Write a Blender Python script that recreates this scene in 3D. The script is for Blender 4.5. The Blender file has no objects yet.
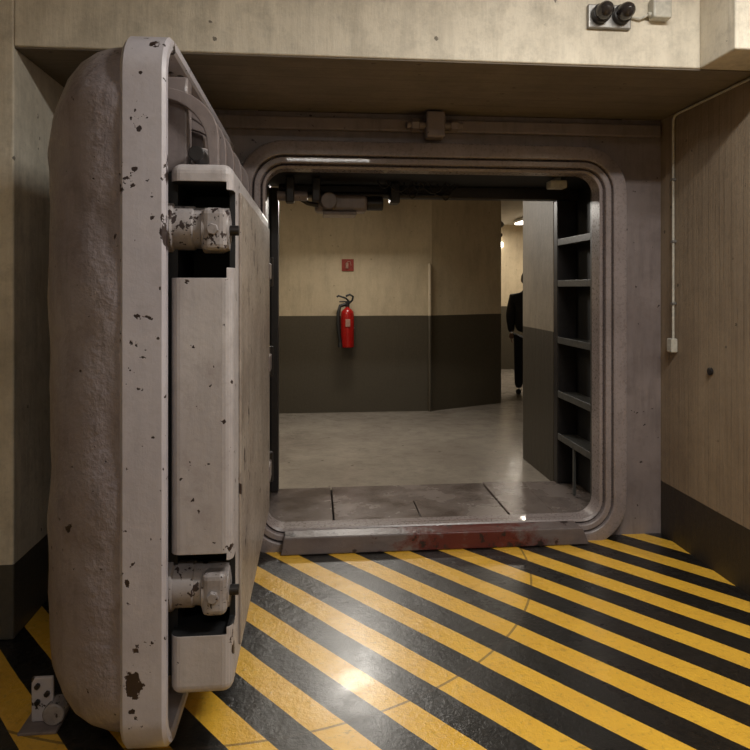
import bpy, bmesh, math, random
from mathutils import Vector, Matrix
from mathutils import noise as mn
random.seed(4)
S = bpy.context.scene
COL = S.collection

# ------------------------------------------------------------------ materials
def newmat(name):
    m = bpy.data.materials.new(name); m.use_nodes = True
    nt = m.node_tree; b = nt.nodes['Principled BSDF']
    return m, nt, b
def N(nt, t, **kw):
    n = nt.nodes.new(t)
    for k, v in kw.items(): setattr(n, k, v)
    return n
def L(nt, a, b): nt.links.new(a, b)
def mixc(nt, fac, a, b, mode='MIX'):
    n = nt.nodes.new('ShaderNodeMix'); n.data_type = 'RGBA'; n.blend_type = mode
    if isinstance(fac, (int, float)): n.inputs[0].default_value = fac
    else: L(nt, fac, n.inputs[0])
    for i, v in ((6, a), (7, b)):
        if isinstance(v, (tuple, list)): n.inputs[i].default_value = (*v[:3], 1)
        else: L(nt, v, n.inputs[i])
    return n.outputs[2]
def math_(nt, op, a, b=None, c=None):
    n = nt.nodes.new('ShaderNodeMath'); n.operation = op
    for i, v in enumerate((a, b, c)):
        if v is None: continue
        if isinstance(v, (int, float)): n.inputs[i].default_value = v
        else: L(nt, v, n.inputs[i])
    return n.outputs[0]
def noise(nt, vec, scale, detail=4, rough=.6, mscale=None, loc=None):
    if mscale or loc:
        mp = nt.nodes.new('ShaderNodeMapping'); L(nt, vec, mp.inputs[0])
        if mscale: mp.inputs['Scale'].default_value = mscale
        if loc: mp.inputs['Location'].default_value = loc
        vec = mp.outputs[0]
    n = nt.nodes.new('ShaderNodeTexNoise'); n.inputs['Scale'].default_value = scale
    n.inputs['Detail'].default_value = detail; n.inputs['Roughness'].default_value = rough
    L(nt, vec, n.inputs['Vector']); return n.outputs[0]
def ramp(nt, v, lo, hi, a=0., b=1.):
    n = nt.nodes.new('ShaderNodeMapRange'); n.inputs[1].default_value = lo; n.inputs[2].default_value = hi
    n.inputs[3].default_value = a; n.inputs[4].default_value = b
    L(nt, v, n.inputs[0]); return n.outputs[0]
def pos(nt):
    g = nt.nodes.new('ShaderNodeNewGeometry'); return g.outputs['Position']
def bump(nt, b, h, strength=.3, dist=.01):
    n = nt.nodes.new('ShaderNodeBump'); n.inputs['Strength'].default_value = strength
    n.inputs['Distance'].default_value = dist; L(nt, h, n.inputs['Height']); L(nt, n.outputs[0], b.inputs['Normal'])

def simple(name, col, rough=.5, metal=0., emit=None, es=0.):
    m, nt, b = newmat(name)
    p = pos(nt)
    nn = noise(nt, p, 30, 3)
    c = mixc(nt, ramp(nt, nn, .3, .7), tuple(x*.8 for x in col), tuple(min(1, x*1.15) for x in col))
    L(nt, c, b.inputs['Base Color'])
    b.inputs['Roughness'].default_value = rough; b.inputs['Metallic'].default_value = metal
    if emit:
        b.inputs['Emission Color'].default_value = (*emit, 1); b.inputs['Emission Strength'].default_value = es
    return m

def concrete(name, c1, c2, wz=None, wc=None, rough=.8, board=(9, 9, .5), wc_rough=.45, stain=.3, joint=None, pits=.75):
    m, nt, b = newmat(name); p = pos(nt)
    big = noise(nt, p, 1.3, 5, .6)
    grain = noise(nt, p, 2.2, 6, .7, mscale=board)
    fine = noise(nt, p, 40, 4, .7)
    med = noise(nt, p, 6, 6, .75, loc=(5, 1, 3))
    c = mixc(nt, ramp(nt, big, .35, .7), c1, c2)
    c = mixc(nt, math_(nt, 'MULTIPLY', ramp(nt, grain, .45, .75), .42), c, tuple(x*.5 for x in c1))
    c = mixc(nt, math_(nt, 'MULTIPLY', ramp(nt, med, .48, .75), stain), c, tuple(x*.42 for x in c1))
    c = mixc(nt, math_(nt, 'MULTIPLY', ramp(nt, fine, .5, .75), .25), c, tuple(x*.6 for x in c1))
    h = math_(nt, 'ADD', math_(nt, 'MULTIPLY', grain, .8), math_(nt, 'MULTIPLY', fine, .25))
    if joint:
        sp = nt.nodes.new('ShaderNodeSeparateXYZ'); L(nt, p, sp.inputs[0])
        fr = math_(nt, 'FRACT', math_(nt, 'DIVIDE', math_(nt, 'ADD', sp.outputs[joint[0]], math_(nt, 'ADD', math_(nt, 'MULTIPLY', big, .01), 10.)), joint[1]))
        jl = math_(nt, 'LESS_THAN', fr, .05)
        c = mixc(nt, math_(nt, 'MULTIPLY', jl, .3), c, tuple(x*.35 for x in c1))
        h = math_(nt, 'SUBTRACT', h, math_(nt, 'MULTIPLY', jl, .3))
    vo = nt.nodes.new('ShaderNodeTexVoronoi'); vo.inputs['Scale'].default_value = 8.0
    dist = nt.nodes.new('ShaderNodeVectorMath'); dist.operation = 'ADD'
    L(nt, p, dist.inputs[0])
    cb = nt.nodes.new('ShaderNodeCombineXYZ'); L(nt, math_(nt, 'MULTIPLY', fine, .05), cb.inputs[0]); L(nt, math_(nt, 'MULTIPLY', fine, -.04), cb.inputs[2])
    L(nt, cb.outputs[0], dist.inputs[1]); L(nt, dist.outputs[0], vo.inputs['Vector'])
    pit = math_(nt, 'MULTIPLY', math_(nt, 'LESS_THAN', vo.outputs['Distance'], .085), ramp(nt, noise(nt, p, 2.7, 2), .50, .53))
    c = mixc(nt, math_(nt, 'MULTIPLY', pit, pits), c, (.07, .055, .04))
    if wz is not None:
        sep = nt.nodes.new('ShaderNodeSeparateXYZ'); L(nt, p, sep.inputs[0])
        w = math_(nt, 'LESS_THAN', math_(nt, 'ADD', sep.outputs[2], math_(nt, 'MULTIPLY', big, .012)), wz)
        wcc = mixc(nt, ramp(nt, fine, .3, .8), wc, tuple(x*.7 for x in wc))
        c = mixc(nt, w, c, wcc)
        L(nt, ramp(nt, w, 0, 1, rough, wc_rough), b.inputs['Roughness'])
    else: b.inputs['Roughness'].default_value = rough
    L(nt, c, b.inputs['Base Color'])
    h = math_(nt, 'SUBTRACT', h, math_(nt, 'MULTIPLY', pit, .6))
    bump(nt, b, h, .5, .014)
    return m

def paint(name, c1, c2, chip=.66, rough=(.28, .5), chipcol=(.030, .018, .017), streak=.4, bs=.25, cs=7., coat=.0, chip2=.70, dirt=.35, lump=0.):
    m, nt, b = newmat(name); p = pos(nt)
    big = noise(nt, p, 3, 5, .6); st = noise(nt, p, 3, 5, .65, mscale=(8, 8, .9)); fine = noise(nt, p, 55, 3, .6)
    med = noise(nt, p, 9, 6, .75, loc=(2, 8, 4))
    c = mixc(nt, ramp(nt, big, .35, .68), c1, c2)
    c = mixc(nt, math_(nt, 'MULTIPLY', ramp(nt, st, .5, .75), streak), c, tuple(x*.45 for x in c1))
    c = mixc(nt, math_(nt, 'MULTIPLY', ramp(nt, med, .5, .72), dirt), c, (c1[0]*.5, c1[1]*.43, c1[2]*.40))
    ch = noise(nt, p, cs, 5, .6, mscale=(1, 1, .8), loc=(3, 7, 2))
    cf = ramp(nt, ch, chip, chip+.01)
    ch2 = noise(nt, p, cs*3.4, 3, .5, loc=(1, 3, 5))
    cf2 = ramp(nt, ch2, chip2, chip2+.012)
    cf = math_(nt, 'MAXIMUM', cf, cf2)
    c = mixc(nt, cf, c, chipcol)
    L(nt, c, b.inputs['Base Color'])
    r = ramp(nt, fine, .3, .7, rough[0], rough[1]); L(nt, r, b.inputs['Roughness'])
    b.inputs['Coat Weight'].default_value = coat
    h = math_(nt, 'SUBTRACT', math_(nt, 'ADD', math_(nt, 'MULTIPLY', fine, .25), math_(nt, 'MULTIPLY', st, .25)), math_(nt, 'MULTIPLY', cf, .5))
    if lump: h = math_(nt, 'ADD', h, math_(nt, 'MULTIPLY', noise(nt, p, 14, 4, .6), lump))
    bump(nt, b, h, bs, .012)
    return m

M_wall = concrete('wall_concrete', (.64, .58, .475), (.84, .78, .66), .36, (.085, .08, .07), stain=.5, board=(6, 6, .7))
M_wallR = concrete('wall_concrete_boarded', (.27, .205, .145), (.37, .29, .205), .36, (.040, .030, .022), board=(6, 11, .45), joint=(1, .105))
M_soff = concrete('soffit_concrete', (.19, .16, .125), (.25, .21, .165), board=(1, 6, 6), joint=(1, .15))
M_cor = concrete('corridor_wall_paint', (.50, .41, .28), (.58, .485, .33), 1.31, (.070, .057, .037), rough=.55, board=(4, 4, 1), stain=.2, pits=.4)
M_corDim = concrete('corridor_wall_paint_dim', (.20, .165, .12), (.26, .215, .155), 1.31, (.050, .041, .028), rough=.55, board=(4, 4, 1), stain=.3, pits=.4)  # darker copy of the corridor paint, shade put into the colour
M_corfloor = concrete('corridor_floor_screed', (.26, .225, .19), (.36, .32, .27), rough=.16, board=(3, 3, 3))
M_ceil = concrete('ceiling_concrete', (.40, .36, .29), (.48, .43, .35), board=(.6, 5, 5))
M_steel = paint('mauve_steel_paint', (.185, .152, .15), (.235, .197, .193), chip=.72, coat=.2, streak=.4)
M_frame = paint('frame_gloss_paint', (.235, .197, .195), (.30, .255, .252), chip=.73, rough=(.22, .38), coat=.2, chip2=.76, streak=.3)
M_shell = paint('door_shell_paint', (.225, .193, .21), (.31, .275, .29), chip=.68, rough=(.33, .5), streak=.4, bs=.75, cs=10, chip2=.72, lump=.9, dirt=.5)
M_flange = paint('door_flange_paint', (.41, .385, .425), (.49, .465, .50), chip=.63, streak=.1, cs=8.5, chip2=.67, dirt=.22, lump=.4)
M_body = paint('door_body_paint', (.40, .37, .38), (.48, .45, .455), chip=.67, streak=.25, cs=8, chip2=.69, dirt=.4, lump=.2)
M_inner = paint('door_inner_paint', (.26, .215, .185), (.38, .33, .29), chip=.65, streak=.7, cs=9, chip2=.69, dirt=.6)
M_lug = paint('lug_paint', (.25, .225, .225), (.40, .37, .37), chip=.585, cs=18, chip2=.66, dirt=.6, streak=.2)
M_shade = simple('black_shade', (.006, .006, .007), .6)  # black as painted shade for recesses, niche and gap
M_dark = simple('dark_steel', (.025, .022, .022), .4, .3)
M_shelf = paint('shelf_paint', (.05, .05, .047), (.075, .075, .07), chip=.68)
M_groove = simple('groove_dark', (.05, .030, .030), .6)  # dark colour for the groove floors
M_white = simple('white_plastic', (.50, .48, .42), .4)
M_red = simple('extinguisher_red', (.33, .009, .007), .25)
M_signred = simple('sign_red', (.25, .03, .02), .5)
M_signwhite = simple('sign_white', (.38, .22, .17), .5)
M_rubber = simple('black_rubber', (.010, .010, .010), .5)
M_lampglass = simple('dark_lamp_glass', (.03, .025, .025), .08)
M_lampem = simple('lamp_tube', (.9, .9, .85), .4, 0, (1, .9, .74), 6)
M_galv = simple('galvanised', (.30, .29, .28), .4, .6)
M_skin = simple('skin', (.30, .18, .13), .5)
M_cloth = simple('dark_jacket', (.008, .008, .010), .85)
M_trouser = simple('dark_trousers', (.010, .010, .014), .9)
M_hair = simple('hair_dark', (.012, .009, .007), .6)
M_shoe = simple('shoe_leather', (.012, .01, .01), .4)
M_eye = simple('eye', (.6, .6, .58), .2)

m, nt, b = newmat('floor_plate_steel'); M_plate = m
p = pos(nt); n1 = noise(nt, p, 3, 5, .6); n2 = noise(nt, p, 60, 3)
c = mixc(nt, ramp(nt, n1, .35, .65), (.12, .095, .086), (.23, .19, .175)); L(nt, c, b.inputs['Base Color'])
L(nt, ramp(nt, n1, .3, .7, .14, .34), b.inputs['Roughness']); b.inputs['Metallic'].default_value = .2
bump(nt, b, n2, .4, .006)

m, nt, b = newmat('sill_worn_paint'); M_sill = m
p = pos(nt); sep = N(nt, 'ShaderNodeSeparateXYZ'); L(nt, p, sep.inputs[0])
n1 = noise(nt, p, 9, 5, .7); n2 = noise(nt, p, 3, 4, .6, mscale=(1, 1, 4))
band = math_(nt, 'SUBTRACT', 1.0, math_(nt, 'ABSOLUTE', math_(nt, 'DIVIDE', math_(nt, 'SUBTRACT', sep.outputs[0], .98), .75)))
rf = ramp(nt, math_(nt, 'ADD', math_(nt, 'MULTIPLY', band, .42), math_(nt, 'MULTIPLY', n1, 1.0)), .62, .80)
c = mixc(nt, ramp(nt, n2, .35, .65), (.10, .078, .074), (.155, .125, .12))
c = mixc(nt, rf, c, (.10, .016, .010))
c = mixc(nt, ramp(nt, n1, .57, .61), c, (.022, .012, .010)); L(nt, c, b.inputs['Base Color'])
b.inputs['Roughness'].default_value = .38; bump(nt, b, n1, .5, .012)

m, nt, b = newmat('hazard_striped_floor'); M_stripe = m
p = pos(nt); sep = N(nt, 'ShaderNodeSeparateXYZ'); L(nt, p, sep.inputs[0])
ANG = math.radians(38.5); PER = .27; PH = 2.31
wob = math_(nt, 'MULTIPLY', math_(nt, 'SUBTRACT', noise(nt, p, 2.5, 3), .5), .012)
s = math_(nt, 'ADD', math_(nt, 'MULTIPLY', sep.outputs[0], math.cos(ANG)), math_(nt, 'MULTIPLY', sep.outputs[1], math.sin(ANG)))
s = math_(nt, 'ADD', s, wob)
fr = math_(nt, 'FRACT', math_(nt, 'DIVIDE', math_(nt, 'ADD', s, 10*PER-PH), PER))
isy = math_(nt, 'LESS_THAN', fr, .47)
n1 = noise(nt, p, 5, 6, .7); n2 = noise(nt, p, 35, 4, .7); n3 = noise(nt, p, 1.6, 5, .7)
yel = mixc(nt, ramp(nt, n1, .35, .7), (.84, .49, .05), (.74, .41, .045))
yel = mixc(nt, math_(nt, 'MULTIPLY', ramp(nt, n2, .55, .72), .45), yel, (.25, .14, .03))
blk = mixc(nt, ramp(nt, n2, .4, .75), (.005, .0048, .0045), (.018, .015, .012))
c = mixc(nt, isy, blk, yel)
dx = math_(nt, 'SUBTRACT', sep.outputs[0], -.42); dy = math_(nt, 'SUBTRACT', sep.outputs[1], 4.1)
rr_ = math_(nt, 'SQRT', math_(nt, 'ADD', math_(nt, 'MULTIPLY', dx, dx), math_(nt, 'MULTIPLY', dy, dy)))
arc = math_(nt, 'LESS_THAN', math_(nt, 'ABSOLUTE', math_(nt, 'SUBTRACT', rr_, 1.72)), .006)
c = mixc(nt, math_(nt, 'MULTIPLY', arc, .6), c, (.03, .02, .015))
scr = math_(nt, 'MULTIPLY', ramp(nt, noise(nt, p, 3, 6, .8, mscale=(1, 3, 1)), .62, .68), .5)
c = mixc(nt, scr, c, (.07, .05, .03))
L(nt, c, b.inputs['Base Color'])
L(nt, ramp(nt, n3, .3, .7, .26, .46), b.inputs['Roughness'])
b.inputs['Coat Weight'].default_value = .6
L(nt, ramp(nt, n3, .3, .7, .18, .38), b.inputs['Coat Roughness'])
bump(nt, b, math_(nt, 'ADD', n2, math_(nt, 'MULTIPLY', n1, 3)), .35, .010)

# ------------------------------------------------------------------ mesh helpers
def empty(name, loc):
    e = bpy.data.objects.new(name, None); e.location = loc; e.empty_display_size = .1; COL.objects.link(e)
    return e
def fin(name, bm, mat, parent=None, smooth=False, bevel=0., seg=3):
    bmesh.ops.recalc_face_normals(bm, faces=bm.faces)
    me = bpy.data.meshes.new(name); bm.to_mesh(me); bm.free()
    o = bpy.data.objects.new(name, me); COL.objects.link(o)
    me.materials.append(mat)
    if smooth:
        for f in me.polygons: f.use_smooth = True
    if bevel > 0:
        md = o.modifiers.new('bev', 'BEVEL'); md.width = bevel; md.segments = seg; md.limit_method = 'ANGLE'
        md.angle_limit = math.radians(35); md.harden_normals = False
    if parent is not None:
        o.parent = parent; o.matrix_parent_inverse = Matrix.Translation(-Vector(parent.location))
    return o
def bm_box(bm, x0, x1, y0, y1, z0, z1):
    v = [bm.verts.new((x, y, z)) for x in (x0, x1) for y in (y0, y1) for z in (z0, z1)]
    for f in ((0, 1, 3, 2), (4, 6, 7, 5), (0, 4, 5, 1), (2, 3, 7, 6), (0, 2, 6, 4), (1, 5, 7, 3)):
        bm.faces.new([v[i] for i in f])
def box(name, x0, x1, y0, y1, z0, z1, mat, parent=None, bevel=0., seg=3):
    bm = bmesh.new(); bm_box(bm, x0, x1, y0, y1, z0, z1)
    return fin(name, bm, mat, parent, bevel=bevel, seg=seg)
def boxes(name, lst, mat, parent=None, bevel=0.):
    bm = bmesh.new()
    for q in lst: bm_box(bm, *q)
    return fin(name, bm, mat, parent, bevel=bevel)
def lathe(name, p0, p1, prof, mat, parent=None, n=32, smooth=True):
    p0 = Vector(p0); ax = (Vector(p1)-p0).normalized()
    u = ax.orthogonal().normalized(); w = ax.cross(u)
    bm = bmesh.new(); rings = []
    for t, r in prof:
        rings.append([bm.verts.new(p0+ax*t+(u*math.cos(a)+w*math.sin(a))*max(r, .0004)) for a in [2*math.pi*i/n for i in range(n)]])
    for a, b2 in zip(rings, rings[1:]):
        for i in range(n): bm.faces.new((a[i], a[(i+1) % n], b2[(i+1) % n], b2[i]))
    bm.faces.new(rings[0]); bm.faces.new(rings[-1])
    o = fin(name, bm, mat, parent)
    if smooth:
        for f in o.data.polygons: f.use_smooth = len(f.vertices) == 4
        md = o.modifiers.new('es', 'EDGE_SPLIT'); md.split_angle = math.radians(38)
    return o
def cyl(name, p0, p1, r, mat, parent=None, n=24, ch=None):
    l = (Vector(p1)-Vector(p0)).length; ch = min(r, l)*.12 if ch is None else ch
    return lathe(name, p0, p1, [(0, r-ch), (ch, r), (l-ch, r), (l, r-ch)], mat, parent, n)
def tube(name, pts, r, mat, parent=None):
    cu = bpy.data.curves.new(name, 'CURVE'); cu.dimensions = '3D'; cu.bevel_depth = r; cu.bevel_resolution = 4; cu.use_fill_caps = True
    sp = cu.splines.new('POLY'); sp.points.add(len(pts)-1)
    for q, pt in zip(sp.points, pts): q.co = (*pt, 1)
    cu.materials.append(mat)
    o = bpy.data.objects.new(name, cu); COL.objects.link(o)
    if parent is not None:
        o.parent = parent; o.matrix_parent_inverse = Matrix.Translation(-Vector(parent.location))
    return o
def rr(a0, a1, b0, b1, r, n=12):
    out = []
    for ca, cb, st in ((a1-r, b1-r, 0), (a0+r, b1-r, 90), (a0+r, b0+r, 180), (a1-r, b0+r, 270)):
        for i in range(n+1):
            t = math.radians(st+90*i/n); out.append((ca+r*math.cos(t), cb+r*math.sin(t)))
    return out
def loft(name, loops, mat, parent=None, cap0=False, cap1=False, split=35, mats=None, mfun=None):
    bm = bmesh.new(); R = [[bm.verts.new(c) for c in lp] for lp in loops]; n = len(loops[0])
    for k, (a, b2) in enumerate(zip(R, R[1:])):
        for i in range(n):
            f = bm.faces.new((a[i], a[(i+1) % n], b2[(i+1) % n], b2[i]))
            if mfun: f.material_index = mfun(k)
    if cap0: bm.faces.new(R[0])
    if cap1: bm.faces.new(R[-1])
    bmesh.ops.remove_doubles(bm, verts=bm.verts, dist=1e-5)
    o = fin(name, bm, mat, parent, smooth=True)
    if mats:
        for m2 in mats: o.data.materials.append(m2)
    md = o.modifiers.new('es', 'EDGE_SPLIT'); md.split_angle = math.radians(split)
    return o

# ------------------------------------------------------------------ room shell
FX = 2.32
CZ = 2.86
box('floor', -4.0, FX, -3.0, 4.18, -.12, 0, M_stripe)
box('floor_corridor', -2.6, 4.6, 5.0, 12.3, -.12, .10, M_corfloor)
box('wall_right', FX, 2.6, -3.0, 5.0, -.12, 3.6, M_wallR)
box('wall_left', -4.2, -4.0, -3.0, 5.0, -.12, 3.6, M_wall)
box('wall_rear', -4.2, 2.6, -3.2, -3.0, -.12, 3.6, M_wall)
box('ceiling', -4.2, 2.6, -3.2, 5.0, 3.6, 3.75, M_ceil)
box('wall_front_left', -4.0, -1.405, 3.19, 5.0, 0, 3.6, M_wall, bevel=.008)
box('wall_front_upper', -1.405, FX, 3.19, 4.18, 2.785, 3.6, M_wall, bevel=.008)
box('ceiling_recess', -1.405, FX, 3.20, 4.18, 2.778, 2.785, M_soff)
box('ceiling_beam', 1.98, FX, 2.9, 3.19, 2.78, 3.6, M_wall, bevel=.01)
box('wall_frame_left', -1.405, -.36, 4.205, 5.0, -.12, 3.6, M_cor)
box('wall_frame_upper', -.36, 2.06, 4.205, 5.0, 2.44, 3.6, M_dark)
box('wall_frame_right', 2.06, FX, 4.205, 5.0, -.12, 3.6, M_cor)
box('wall_corridor_right', 1.885, 2.3, 5.0, 5.77, -.12, CZ, M_corDim, bevel=.01)
box('wall_corridor_left', -2.8, -2.6, 5.0, 8.3, -.12, CZ, M_cor)
box('wall_corridor_near', -2.8, -1.405, 4.9, 5.0, -.12, CZ, M_cor)
def prism(name, pts, z0, z1, mat):
    bm = bmesh.new(); a = [bm.verts.new((x, y, z0)) for x, y in pts]; b2 = [bm.verts.new((x, y, z1)) for x, y in pts]
    n = len(pts)
    for i in range(n): bm.faces.new((a[i], a[(i+1) % n], b2[(i+1) % n], b2[i]))
    bm.faces.new(a); bm.faces.new(b2); return fin(name, bm, mat)
prism('wall_corridor_back', [(-2.8, 8.1), (1.47, 8.1), (2.5, 8.56), (2.5, 8.75), (1.43, 8.3), (-2.8, 8.3)], -.12, CZ, M_cor)
box('wall_room_left', 2.3, 2.5, 8.75, 12.3, -.12, CZ, M_cor)
box('wall_room_far', 2.3, 4.8, 12.1, 12.3, -.12, CZ, M_cor)
box('wall_room_right', 4.6, 4.8, 4.9, 12.3, -.12, CZ, M_cor)
box('wall_room_near', 2.3, 4.8, 4.9, 5.0, -.12, CZ, M_cor)
box('ceiling_corridor', -2.8, 4.8, 5.0, 12.3, CZ, CZ+.1, M_ceil)

# ------------------------------------------------------------------ steel door frame
fr_e = empty('steel_door_frame', (.78, 4.18, 0))
RX0, RX1, RZ0, RZ1, RRAD = -.484, 2.049, -.045, 2.58, .30
def fl(o, y): return [(a, y, b2) for a, b2 in rr(RX0+o, RX1-o, RZ0+o, RZ1-o, max(RRAD-o, .02))]
plate = [[(a, 4.18, b2) for a, b2 in rr(-1.40, FX, -.05, 2.775, 0.0)], fl(0, 4.18)]
loft('face_plate', plate, M_steel, fr_e)
prof = [(0, 4.182), (0, 4.12), (.006, 4.104), (.018, 4.098), (.088, 4.098), (.094, 4.104), (.096, 4.140), (.103, 4.140), (.105, 4.114), (.111, 4.108),
        (.138, 4.108), (.144, 4.114), (.146, 4.150), (.152, 4.150), (.154, 4.136), (.160, 4.130), (.175, 4.14), (.175, 4.26), (.10, 4.26)]
loft('frame_ring', [fl(o, y) for o, y in prof], M_frame, fr_e, mats=[M_groove], mfun=lambda k: 1 if k in (6, 12) else 0, split=40)
box('top_bar', -1.3, 2.3, 4.14, 4.179, 2.655, 2.74, M_steel, fr_e, bevel=.012)
boxes('clamp_block', [(.70, .82, 4.03, 4.14, 2.60, 2.765)], M_steel, fr_e, bevel=.015)
cyl('clamp_pin', (.58, 4.085, 2.685), (.94, 4.085, 2.685), .024, M_steel, fr_e)
cyl('clamp_nut_a', (.61, 4.085, 2.685), (.66, 4.085, 2.685), .04, M_steel, fr_e, n=6)
cyl('clamp_nut_b', (.86, 4.085, 2.685), (.91, 4.085, 2.685), .04, M_steel, fr_e, n=6)
boxes('lining', [(-.36, -.33, 4.26, 5.0, .125, 2.44), (2.05, 2.06, 4.26, 5.0, .125, 2.44), (-.33, 2.05, 4.26, 5.0, 2.425, 2.44)], M_shade, fr_e)  # lining coloured black as shade, so lamp light barely shows on it
boxes('inner_stop', [(-.33, -.27, 4.9, 5.0, .125, 2.40), (-.27, 2.05, 4.9, 5.0, 2.335, 2.425)], M_dark, fr_e, bevel=.008)
boxes('inner_post', [(1.885, 2.05, 4.92, 4.998, .125, 2.335)], M_dark, fr_e, bevel=.008)
box('emergency_light', 1.64, 1.76, 4.40, 4.50, 2.35, 2.405, M_white, fr_e, bevel=.01)
box('emergency_light_bracket', 1.68, 1.72, 4.42, 4.48, 2.40, 2.425, M_galv, fr_e)

boxes('threshold_floor_plate', [(-.33, .12, 4.20, 5.0, 0, .120), (.13, .70, 4.20, 4.62, 0, .128), (.71, 1.30, 4.20, 4.62, 0, .124),
      (.13, 1.30, 4.63, 5.0, 0, .122), (1.31, 1.62, 4.20, 5.0, 0, .128), (1.63, 2.05, 4.20, 5.0, 0, .121)], M_plate, None, bevel=.004)
bm = bmesh.new()
A = [(-.21, 4.03, .003), (1.76, 4.03, .003), (1.72, 4.045, .105), (-.19, 4.045, .105), (-.19, 4.20, .132), (1.68, 4.20, .132), (1.70, 4.20, .0), (-.21, 4.20, 0)]
v = [bm.verts.new(q) for q in A]
for f in ((0, 1, 2, 3), (3, 2, 5, 4), (4, 5, 6, 7), (7, 6, 1, 0), (0, 3, 4, 7), (1, 6, 5, 2)): bm.faces.new([v[i] for i in f])
fin('threshold_sill', bm, M_sill, bevel=.008)

sh = empty('niche_shelf', (1.97, 4.6, .125))
for i, z in enumerate((.50, .83, 1.25, 1.69, 2.01)):
    boxes('shelf_%d' % (i+1), [(1.89, 2.034, 4.30, 4.915, z-.012, z+.008), (1.885, 1.897, 4.30, 4.915, z-.03, z+.02)], M_shelf, sh, bevel=.003)
boxes('upright', [(1.885, 1.915, 4.27, 4.31, .13, 2.33), (1.885, 1.905, 4.60, 4.62, .13, .5)], M_shelf, sh, bevel=.004)
box('back_panel', 2.035, 2.049, 4.28, 4.915, .13, 2.33, M_shade, sh)  # black here paints the shade at the back of the niche

# ------------------------------------------------------------------ locking mechanism
lk = empty('locking_mechanism', (.2, 4.75, 2.3))
cyl('drive_shaft', (-.26, 4.78, 2.335), (1.0, 4.78, 2.335), .022, M_dark, lk)
box('gear_housing', .0, .38, 4.68, 4.86, 2.20, 2.325, M_steel, lk, bevel=.03)
cyl('housing_cap', (.10, 4.60, 2.27), (.10, 4.70, 2.27), .06, M_steel, lk)
cyl('housing_boss', (.38, 4.77, 2.27), (.50, 4.77, 2.27), .05, M_dark, lk)
cyl('bolt_left', (-.26, 4.55, 2.29), (-.05, 4.55, 2.29), .035, M_steel, lk)
boxes('lever', [(-.20, -.14, 4.50, 4.60, 2.24, 2.42), (-.02, .04, 4.52, 4.58, 2.25, 2.42), (.55, .62, 4.70, 4.85, 2.27, 2.42)], M_dark, lk, bevel=.01)
boxes('bottom_plate', [(.06, .30, 4.66, 4.88, 2.175, 2.20)], M_steel, lk, bevel=.006)
tube('link_rod', [(-.24, 4.6, 2.36), (-.05, 4.62, 2.25), (.02, 4.65, 2.24)], .016, M_dark, lk)
for i in range(9):
    x = .50+.065*i; dz = .05+.022*((i*5) % 4); ln = .10+.03*((i*3) % 4)
    tube('cable_%d' % (i+1), [(x+ln*t-.05, 4.66+.015*i, 2.42-dz*math.sin(math.pi*t)**1.0) for t in [k/10 for k in range(11)]], .006, M_rubber, lk)

# ------------------------------------------------------------------ blast door
bd = empty('blast_door', (-.5, 3.2, 0))
Y0, Y1, Z0, Z1 = 2.20, 4.10, .055, 2.53
def yl(o, x, r=.17): return [(x, a, b2) for a, b2 in rr(Y0+o, Y1-o, Z0+o, Z1-o, max(r-o, .03), 14)]
loft('flange', [yl(.012, -.640), yl(.0, -.628), yl(0, -.503), yl(.012, -.491), yl(.040, -.491), yl(.048, -.50), yl(.052, -.56), yl(.14, -.56)], M_flange, bd, cap0=True, cap1=True)
loft('flange_dark_liner', [yl(.056, -.556), yl(.30, -.556)], M_steel, bd, cap1=True)  # added liner, its darker paint puts shade inside the flange rim
prof = [(.010, -.60), (.010, -.655), (.014, -.70), (.028, -.76), (.055, -.815), (.095, -.865), (.15, -.910), (.23, -.948), (.34, -.976), (.48, -.994), (.66, -1.003), (.80, -1.006)]
loops = []
for o, x in prof:
    lp = []
    for a, b2 in rr(Y0+o, Y1-o, Z0+o, Z1-o, max(.26-o*.3, .05), 14): lp.append((x, a, b2))
    d = []
    n = len(lp)
    for i in range(n):
        p0 = Vector(lp[i]); p1 = Vector(lp[(i+1) % n]); k = 40 if i in (14, 29, 44, 59) else 1
        for j in range(k): d.append(tuple(p0.lerp(p1, j/k)))
    loops.append(d)
sho = loft('outer_shell', loops, M_shell, bd, cap1=True, split=80)
for vtx in sho.data.vertices:
    q = vtx.co.copy()
    if q.x < -.64:
        vtx.co.x += .014*mn.noise(Vector((q.x*3, q.y*4, q.z*3.5)))+.005*mn.noise(q*11)
        vtx.co.y += .018*mn.noise(Vector((q.x*3+9, q.y*4, q.z*4)))+.005*mn.noise(q*13)
def boolcut(o, cutters):
    for c_ in cutters:
        md = o.modifiers.new('cut', 'BOOLEAN'); md.operation = 'DIFFERENCE'; md.object = c_; md.solver = 'EXACT'
        try: md.material_mode = 'TRANSFER'
        except Exception: pass
    bpy.context.view_layer.update()
    dg = bpy.context.evaluated_depsgraph_get()
    me = bpy.data.meshes.new_from_object(o.evaluated_get(dg))
    o.modifiers.clear(); o.data = me
    for c_ in cutters: bpy.data.objects.remove(c_, do_unlink=True)
BX0, BX1, BY0, BY1, BZ0, BZ1 = -.488, -.278, 2.25, 3.98, .265, 2.075
body = box('inner_body', BX0, BX1, BY0, BY1, BZ0, BZ1, M_body, bd, bevel=.035, seg=5)
c1 = box('c1', -.60, -.300, 2.1, 2.62, 1.685, 2.012, M_shade)  # cutters pass black to the cut faces, painting the recess shade
c2 = box('c2', -.60, -.300, 2.1, 2.62, .47, .745, M_shade)
c3 = box('c3', -.32, -.20, 2.1, 2.33, 1.72, 1.985, M_shade)
c4 = box('c4', -.32, -.20, 2.1, 2.33, .495, .72, M_shade)
boolcut(body, [c1, c2, c3, c4])
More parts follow.
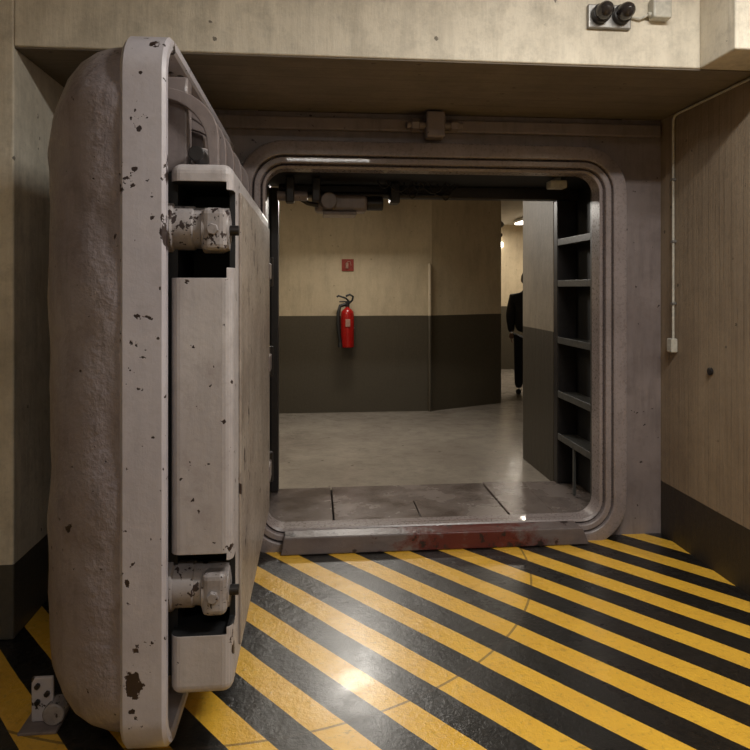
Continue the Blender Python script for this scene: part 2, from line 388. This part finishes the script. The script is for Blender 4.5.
md = body.modifiers.new('bev', 'BEVEL'); md.width = .005; md.segments = 2; md.limit_method = 'ANGLE'; md.angle_limit = math.radians(60)
box('cover_plate', -.279, -.268, 2.42, 3.92, .34, 2.0, M_inner, bd, bevel=.005)
box('gap_shade', -.553, -.475, 2.32, 3.95, .30, 2.05, M_shade, bd)  # black block filling the gap, stands in for its shade
for i, zc in enumerate((1.86, .61)):
    lathe('bolt_housing_%d' % (i+1), (-.55, 2.34, zc), (-.30, 2.34, zc), [(0, .088), (.06, .088), (.066, .078), (.13, .078), (.135, .072), (.25, .072)], M_lug, bd)
    lathe('bolt_head_%d' % (i+1), (-.395, 2.335, zc-.008), (-.25, 2.335, zc-.008), [(0, .060), (.010, .080), (.075, .080), (.098, .070), (.104, .03)], M_lug, bd)
    boxes('head_flat_%d' % (i+1), [(-.385, -.300, 2.252, 2.33, zc-.082, zc+.066)], M_lug, bd, bevel=.022)
    cyl('bolt_screw_%d' % (i+1), (-.345, 2.235, zc-.01), (-.345, 2.26, zc-.01), .020, M_lug, bd, n=6)
    cyl('bolt_pin_%d' % (i+1), (-.30, 2.30, zc-.01), (-.262, 2.30, zc-.01), .018, M_dark, bd)
for i, y in enumerate((2.40, 2.60, 2.85, 3.15, 3.5)):
    bm = bmesh.new(); pts = []
    for t in range(9):
        a = math.radians(90*t/8); pts.append((-.555+.21*math.sin(a), 2.37-.17*(1-math.cos(a))))
    pts += [(-.345, 2.07), (-.375, 2.07)]
    for t in range(9):
        a = math.radians(90-90*t/8); pts.append((-.555+.17*math.sin(a), 2.33-.17*(1-math.cos(a))))
    A = [bm.verts.new((x, y-.020, z)) for x, z in pts]; B = [bm.verts.new((x, y+.020, z)) for x, z in pts]
    k = len(pts)
    for j in range(k): bm.faces.new((A[j], A[(j+1) % k], B[(j+1) % k], B[j]))
    bm.faces.new(A); bm.faces.new(B)
    fin('bracket_%d' % (i+1), bm, M_steel, bd, bevel=.004)
boxes('web_block', [(-.555, -.46, 2.42, 2.50, 2.07, 2.42), (-.555, -.48, 2.9, 3.0, 2.07, 2.42)], M_steel, bd, bevel=.01)
cyl('spindle', (-.42, 2.36, 2.13), (-.42, 3.6, 2.13), .028, M_dark, bd)
cyl('spindle_collar', (-.42, 2.48, 2.13), (-.42, 2.54, 2.13), .045, M_lug, bd)
for i, z in enumerate((.55, 1.2, 1.75)):
    boxes('hinge_leaf_%d' % (i+1), [(-.32, -.262, 3.86, 4.04, z-.05, z+.05)], M_steel, bd, bevel=.01)
    cyl('hinge_knuckle_%d' % (i+1), (-.285, 4.05, z-.09), (-.285, 4.05, z+.09), .03, M_dark, bd)
boxes('lower_skirt', [(-.52, -.32, 2.5, 3.9, .19, .27)], M_dark, bd, bevel=.01)

ds = empty('door_stop_bracket', (-1.0, 2.56, 0))
box('base_plate', -1.09, -.95, 2.50, 2.64, 0, .012, M_steel, ds, bevel=.004)
box('upright_plate', -1.065, -.985, 2.56, 2.575, .012, .18, M_flange, ds, bevel=.006)
cyl('roller', (-.975, 2.53, .052), (-.975, 2.60, .052), .04, M_lug, ds)
for i, (x, z) in enumerate(((-1.04, .15), (-1.04, .09), (-1.005, .12))):
    cyl('bolt_%d' % (i+1), (x, 2.545, z), (x, 2.562, z), .010, M_dark, ds, n=6)

# ------------------------------------------------------------------ wall fittings
wl = empty('twin_signal_lamp', (1.48, 3.17, 3.03))
box('back_plate', 1.375, 1.60, 3.165, 3.188, 2.965, 3.085, M_galv, wl, bevel=.006)
for i, x in enumerate((1.435, 1.545)):
    lathe('lamp_base_%d' % (i+1), (x, 3.166, 3.03), (x, 3.0, 3.03), [(0, .048), (.03, .048), (.035, .04)], M_dark, wl)
    lathe('lamp_glass_%d' % (i+1), (x, 3.14, 3.03), (x, 3.0, 3.03), [(0, .040), (.03, .042), (.06, .036), (.08, .022), (.088, .004)], M_lampglass, wl)
jb = empty('junction_box', (1.75, 3.16, 3.07))
box('housing', 1.70, 1.80, 3.13, 3.188, 3.015, 3.12, M_white, jb, bevel=.01)
cyl('gland', (1.685, 3.16, 3.04), (1.702, 3.16, 3.04), .012, M_white, jb)
tube('cable', [(1.75, 3.165, 3.12), (1.75, 3.17, 3.40), (1.75, 3.17, 3.59)], .009, M_white, jb)
tube('link_cable', [(1.69, 3.165, 3.04), (1.65, 3.17, 3.02), (1.60, 3.175, 3.03)], .006, M_white, jb)

cd = empty('electrical_conduit', (2.30, 4.0, 1.28))
tube('pipe', [(2.304, 4.0, 1.32), (2.304, 4.0, 2.73), (2.304, 3.98, 2.757), (2.304, 3.95, 2.762), (2.304, 3.25, 2.762), (2.304, 1.0, 2.762)], .008, M_white, cd)
box('switch_box', 2.275, 2.319, 3.97, 4.03, 1.235, 1.325, M_white, cd, bevel=.008)
for i, z in enumerate((1.55, 1.95, 2.35)):
    box('clip_%d' % (i+1), 2.293, 2.319, 3.985, 4.015, z-.008, z+.008, M_galv, cd, bevel=.002)
lathe('wall_socket_plug', (2.319, 3.62, 1.16), (2.2, 3.62, 1.16), [(0, .022), (.012, .022), (.016, .014)], M_dark)
cp = empty('corridor_pipe', (1.44, 8.07, .1))
tube('pipe', [(1.44, 8.07, .105), (1.44, 8.07, 1.92), (1.44, 8.095, 1.95)], .022, M_cor, cp)

fe = empty('fire_extinguisher', (.40, 7.98, .92))
lathe('cylinder', (.40, 7.98, .92), (.40, 7.98, 1.5), [(0, .07), (.012, .082), (.40, .082), (.44, .074), (.47, .05), (.485, .026), (.50, .024)], M_red, fe)
cyl('valve', (.40, 7.98, 1.42), (.40, 7.98, 1.475), .026, M_dark, fe)
boxes('handle', [(.30, .43, 7.97, 7.99, 1.475, 1.490)], M_rubber, fe, bevel=.004)
tube('lever', [(.42, 7.98, 1.485), (.38, 7.98, 1.525), (.29, 7.98, 1.555), (.27, 7.98, 1.54)], .012, M_rubber, fe)
tube('carry_loop', [(.42, 7.98, 1.46), (.46, 7.98, 1.50), (.47, 7.98, 1.545), (.43, 7.98, 1.57), (.38, 7.98, 1.55)], .013, M_rubber, fe)
tube('hose', [(.38, 7.98, 1.45), (.31, 7.97, 1.43), (.285, 7.95, 1.34), (.285, 7.94, 1.2), (.295, 7.93, 1.08), (.31, 7.93, 1.0)], .022, M_rubber, fe)
lathe('hose_nozzle', (.31, 7.93, 1.02), (.31, 7.93, .93), [(0, .014), (.04, .024), (.09, .030)], M_rubber, fe)
boxes('wall_bracket', [(.37, .43, 8.05, 8.098, 1.0, 1.4), (.315, .485, 7.975, 7.985, 1.15, 1.17)], M_galv, fe, bevel=.003)
box('label', .372, .430, 7.889, 7.899, 1.18, 1.27, M_signwhite, fe, bevel=.003)
sg = empty('fire_extinguisher_sign', (.41, 8.09, 1.94))
box('panel', .335, .485, 8.09, 8.098, 1.86, 2.01, M_signred, sg, bevel=.003)
lathe('icon_body', (.40, 8.086, 1.895), (.40, 8.086, 1.97), [(0, .018), (.06, .018), (.075, .006)], M_signwhite, sg)
tube('icon_hose', [(.405, 8.086, 1.975), (.44, 8.086, 1.98), (.45, 8.086, 1.93)], .005, M_signwhite, sg)

# ------------------------------------------------------------------ lamps
def ceiling_lamp(loc, along, length, power, col, w=.14, tilt=0., spread=180):
    e = empty('ceiling_lamp', loc); h = length/2
    e.rotation_euler = (math.radians(-tilt), 0, math.radians(90 if along == 'Y' else 0))
    def bb(n, l, ww, z0, z1, mat, bev=.01):
        bm = bmesh.new(); bm_box(bm, -l, l, -ww, ww, z0, z1); o = fin(n, bm, mat, None, bevel=bev); o.parent = e; return o
    bb('housing', h+.03, w/2+.02, 0, .05, M_white)
    bb('tube_cover', h, w/2, -.03, -.001, M_lampem, .012)
    ld = bpy.data.lights.new('area', 'AREA'); ld.shape = 'RECTANGLE'; ld.size, ld.size_y = length, w
    ld.energy = power; ld.color = col; ld.spread = math.radians(spread)
    lo = bpy.data.objects.new('light', ld); lo.location = (0, 0, -.04); COL.objects.link(lo); lo.parent = e
    return e
warm = (1, .84, .60)
ceiling_lamp((1.5, 1.5, 3.54), 'X', 1.2, 84, (1, .975, .91))
ceiling_lamp((.2, -1.2, 3.54), 'X', 1.2, 30, (1, .97, .93))
ceiling_lamp((.45, 7.3, 2.77), 'X', .45, 36, (1, .94, .85), w=.3, tilt=38)
ceiling_lamp((3.6, 10.6, 2.80), 'Y', 1.3, 40, (1, .9, .75))
ceiling_lamp((-.6, 5.7, 2.80), 'X', 1.2, 14, warm)
fw = empty('wall_lamp', (3.3, 12.0, 2.45))
box('housing', 2.95, 3.55, 12.0, 12.098, 2.42, 2.52, M_lampem, fw, bevel=.02)
pp = empty('ceiling_pipe', (3, 9, 2.7))
tube('pipe_a', [(2.62, 9.0, 2.55), (2.62, 12.09, 2.55)], .05, M_galv, pp)
tube('pipe_b', [(2.62, 9.0, 2.40), (2.62, 12.09, 2.40)], .03, M_dark, pp)
boxes('hanger', [(2.50, 2.66, 9.5, 9.53, 2.35, 2.37), (2.50, 2.66, 11.0, 11.03, 2.35, 2.37)], M_dark, pp)

# ------------------------------------------------------------------ person
PX, PY, PZ = 3.07, 9.2, .10
pe = empty('person', (PX, PY, PZ))
def skin(name, verts, edges, radii, mat, sub=2, root=0):
    me = bpy.data.meshes.new(name); me.from_pydata([Vector(v)+Vector((PX, PY, PZ)) for v in verts], edges, []); me.update()
    o = bpy.data.objects.new(name, me); COL.objects.link(o); me.materials.append(mat)
    o.modifiers.new('skin', 'SKIN')
    sv = me.skin_vertices[0].data
    for i, r in enumerate(radii):
        sv[i].radius = r if isinstance(r, tuple) else (r, r); sv[i].use_root = (i == root)
    o.modifiers['skin'].use_smooth_shade = True
    sd = o.modifiers.new('sub', 'SUBSURF'); sd.levels = sub; sd.render_levels = sub
    o.parent = pe; o.matrix_parent_inverse = Matrix.Translation(-Vector(pe.location))
    return o
f = Vector((.35, .94, 0)).normalized(); r_ = Vector((f.y, -f.x, 0))
def P(s, fw_, z): v = r_*s+f*fw_; return (v.x, v.y, z)
V = [P(0, 0, .88), P(0, .01, 1.08), P(0, .02, 1.26), P(0, 0, 1.40), P(0, -.01, 1.48), P(0, .005, 1.56)]
R = [(.19, .15), (.19, .14), (.20, .145), (.17, .12), .068, .055]
E = [(0, 1), (1, 2), (2, 3), (3, 4), (4, 5)]
for sgn in (-1, 1):
    b0 = len(V)
    V += [P(.19*sgn, 0, 1.40), P(.235*sgn, -.02, 1.13), P(.225*sgn, .07, .90)]
    R += [.090, .072, .050]
    E += [(3, b0), (b0, b0+1), (b0+1, b0+2)]
skin('jacket', V, E, R, M_cloth)
V = [P(0, 0, .94)]; R = [(.165, .13)]; E = []
for sgn in (-1, 1):
    b0 = len(V); V += [P(.095*sgn, 0, .84), P(.11*sgn, .02+.03*sgn, .48), P(.115*sgn, -.02+.03*sgn, .09)]
    R += [.105, .078, .062]; E += [(0, b0), (b0, b0+1), (b0+1, b0+2)]
skin('trousers', V, E, R, M_trouser)
for sgn in (-1, 1):
    y0 = -.02+.03*sgn; q = 1 if sgn < 0 else 2
    skin('shoe_%d' % q, [P(.115*sgn, y0-.04, .05), P(.12*sgn, y0+.06, .045), P(.13*sgn, y0+.17, .035)], [(0, 1), (1, 2)], [.045, .042, .034], M_shoe)
    hx = .225*sgn
    skin('palm_%d' % q, [P(hx, .075, .90), P(hx, .09, .86), P(hx, .10, .80)], [(0, 1), (1, 2)], [(.028, .022), (.035, .018), (.036, .016)], M_skin)
    for k, (off, ln) in enumerate(((-.027, .060), (-.009, .072), (.009, .078), (.027, .070))):
        skin('finger_%d_%d' % (q, k+1), [P(hx, .10+off, .81), P(hx-.004*sgn, .105+off, .81-ln*.5), P(hx-.018*sgn, .105+off, .81-ln)], [(0, 1), (1, 2)], [.009, .0085, .007], M_skin, 1)
    skin('thumb_%d' % q, [P(hx, .105, .865), P(hx-.01*sgn, .14, .84), P(hx-.015*sgn, .155, .80)], [(0, 1), (1, 2)], [.011, .010, .008], M_skin, 1)
def ell(name, c, rad, mat, squash=None):
    bm = bmesh.new(); bmesh.ops.create_uvsphere(bm, u_segments=24, v_segments=16, radius=1)
    for v in bm.verts:
        q = v.co.copy()
        s_, fo, z = q.x*rad[0], q.y*rad[1], q.z*rad[2]
        if squash: s_, fo, z = squash(s_, fo, z)
        w = P(c[0]+s_, c[1]+fo, c[2]+z); v.co = Vector(w)+Vector((PX, PY, PZ))
    return fin(name, bm, mat, pe, smooth=True)
def headsh(s_, fo, z):
    k = 1-.28*max(0, -z/.12); s_ *= k; fo = fo*(1-.12*max(0, -z/.12))+(.012 if z < -.02 else 0)
    return s_, fo, z
ell('head', (0, .02, 1.67), (.075, .095, .118), M_skin, headsh)
ell('hair', (0, .006, 1.69), (.084, .102, .110), M_hair, lambda s_, fo, z: (s_, min(fo, .062+.25*max(0, z)), max(z, -.075)))
ell('nose', (0, .112, 1.655), (.013, .020, .024), M_skin)
ell('mouth', (0, .103, 1.612), (.024, .008, .007), M_signred)
for sgn in (-1, 1):
    q = 1 if sgn < 0 else 2
    ell('ear_%d' % q, (.078*sgn, .01, 1.665), (.010, .020, .032), M_skin)
    ell('eye_%d' % q, (.030*sgn, .100, 1.68), (.013, .010, .009), M_eye)
    ell('pupil_%d' % q, (.030*sgn, .109, 1.68), (.005, .003, .005), M_hair)

# ------------------------------------------------------------------ world, camera
w = bpy.data.worlds.new('world'); S.world = w; w.use_nodes = True
w.node_tree.nodes['Background'].inputs[0].default_value = (.5, .5, .55, 1); w.node_tree.nodes['Background'].inputs[1].default_value = .02
cam = bpy.data.cameras.new('camera'); co = bpy.data.objects.new('camera', cam); COL.objects.link(co)
co.location = (0, 0, 1.65); co.rotation_euler = (math.radians(90), 0, math.radians(-5.3))
cam.sensor_width = 36; cam.lens = 31.2; cam.shift_y = -.116; cam.clip_start = .05
S.camera = co
S.view_settings.view_transform = 'Standard'
try: S.view_settings.look = 'None'
except Exception: pass
S.view_settings.exposure = 0.0
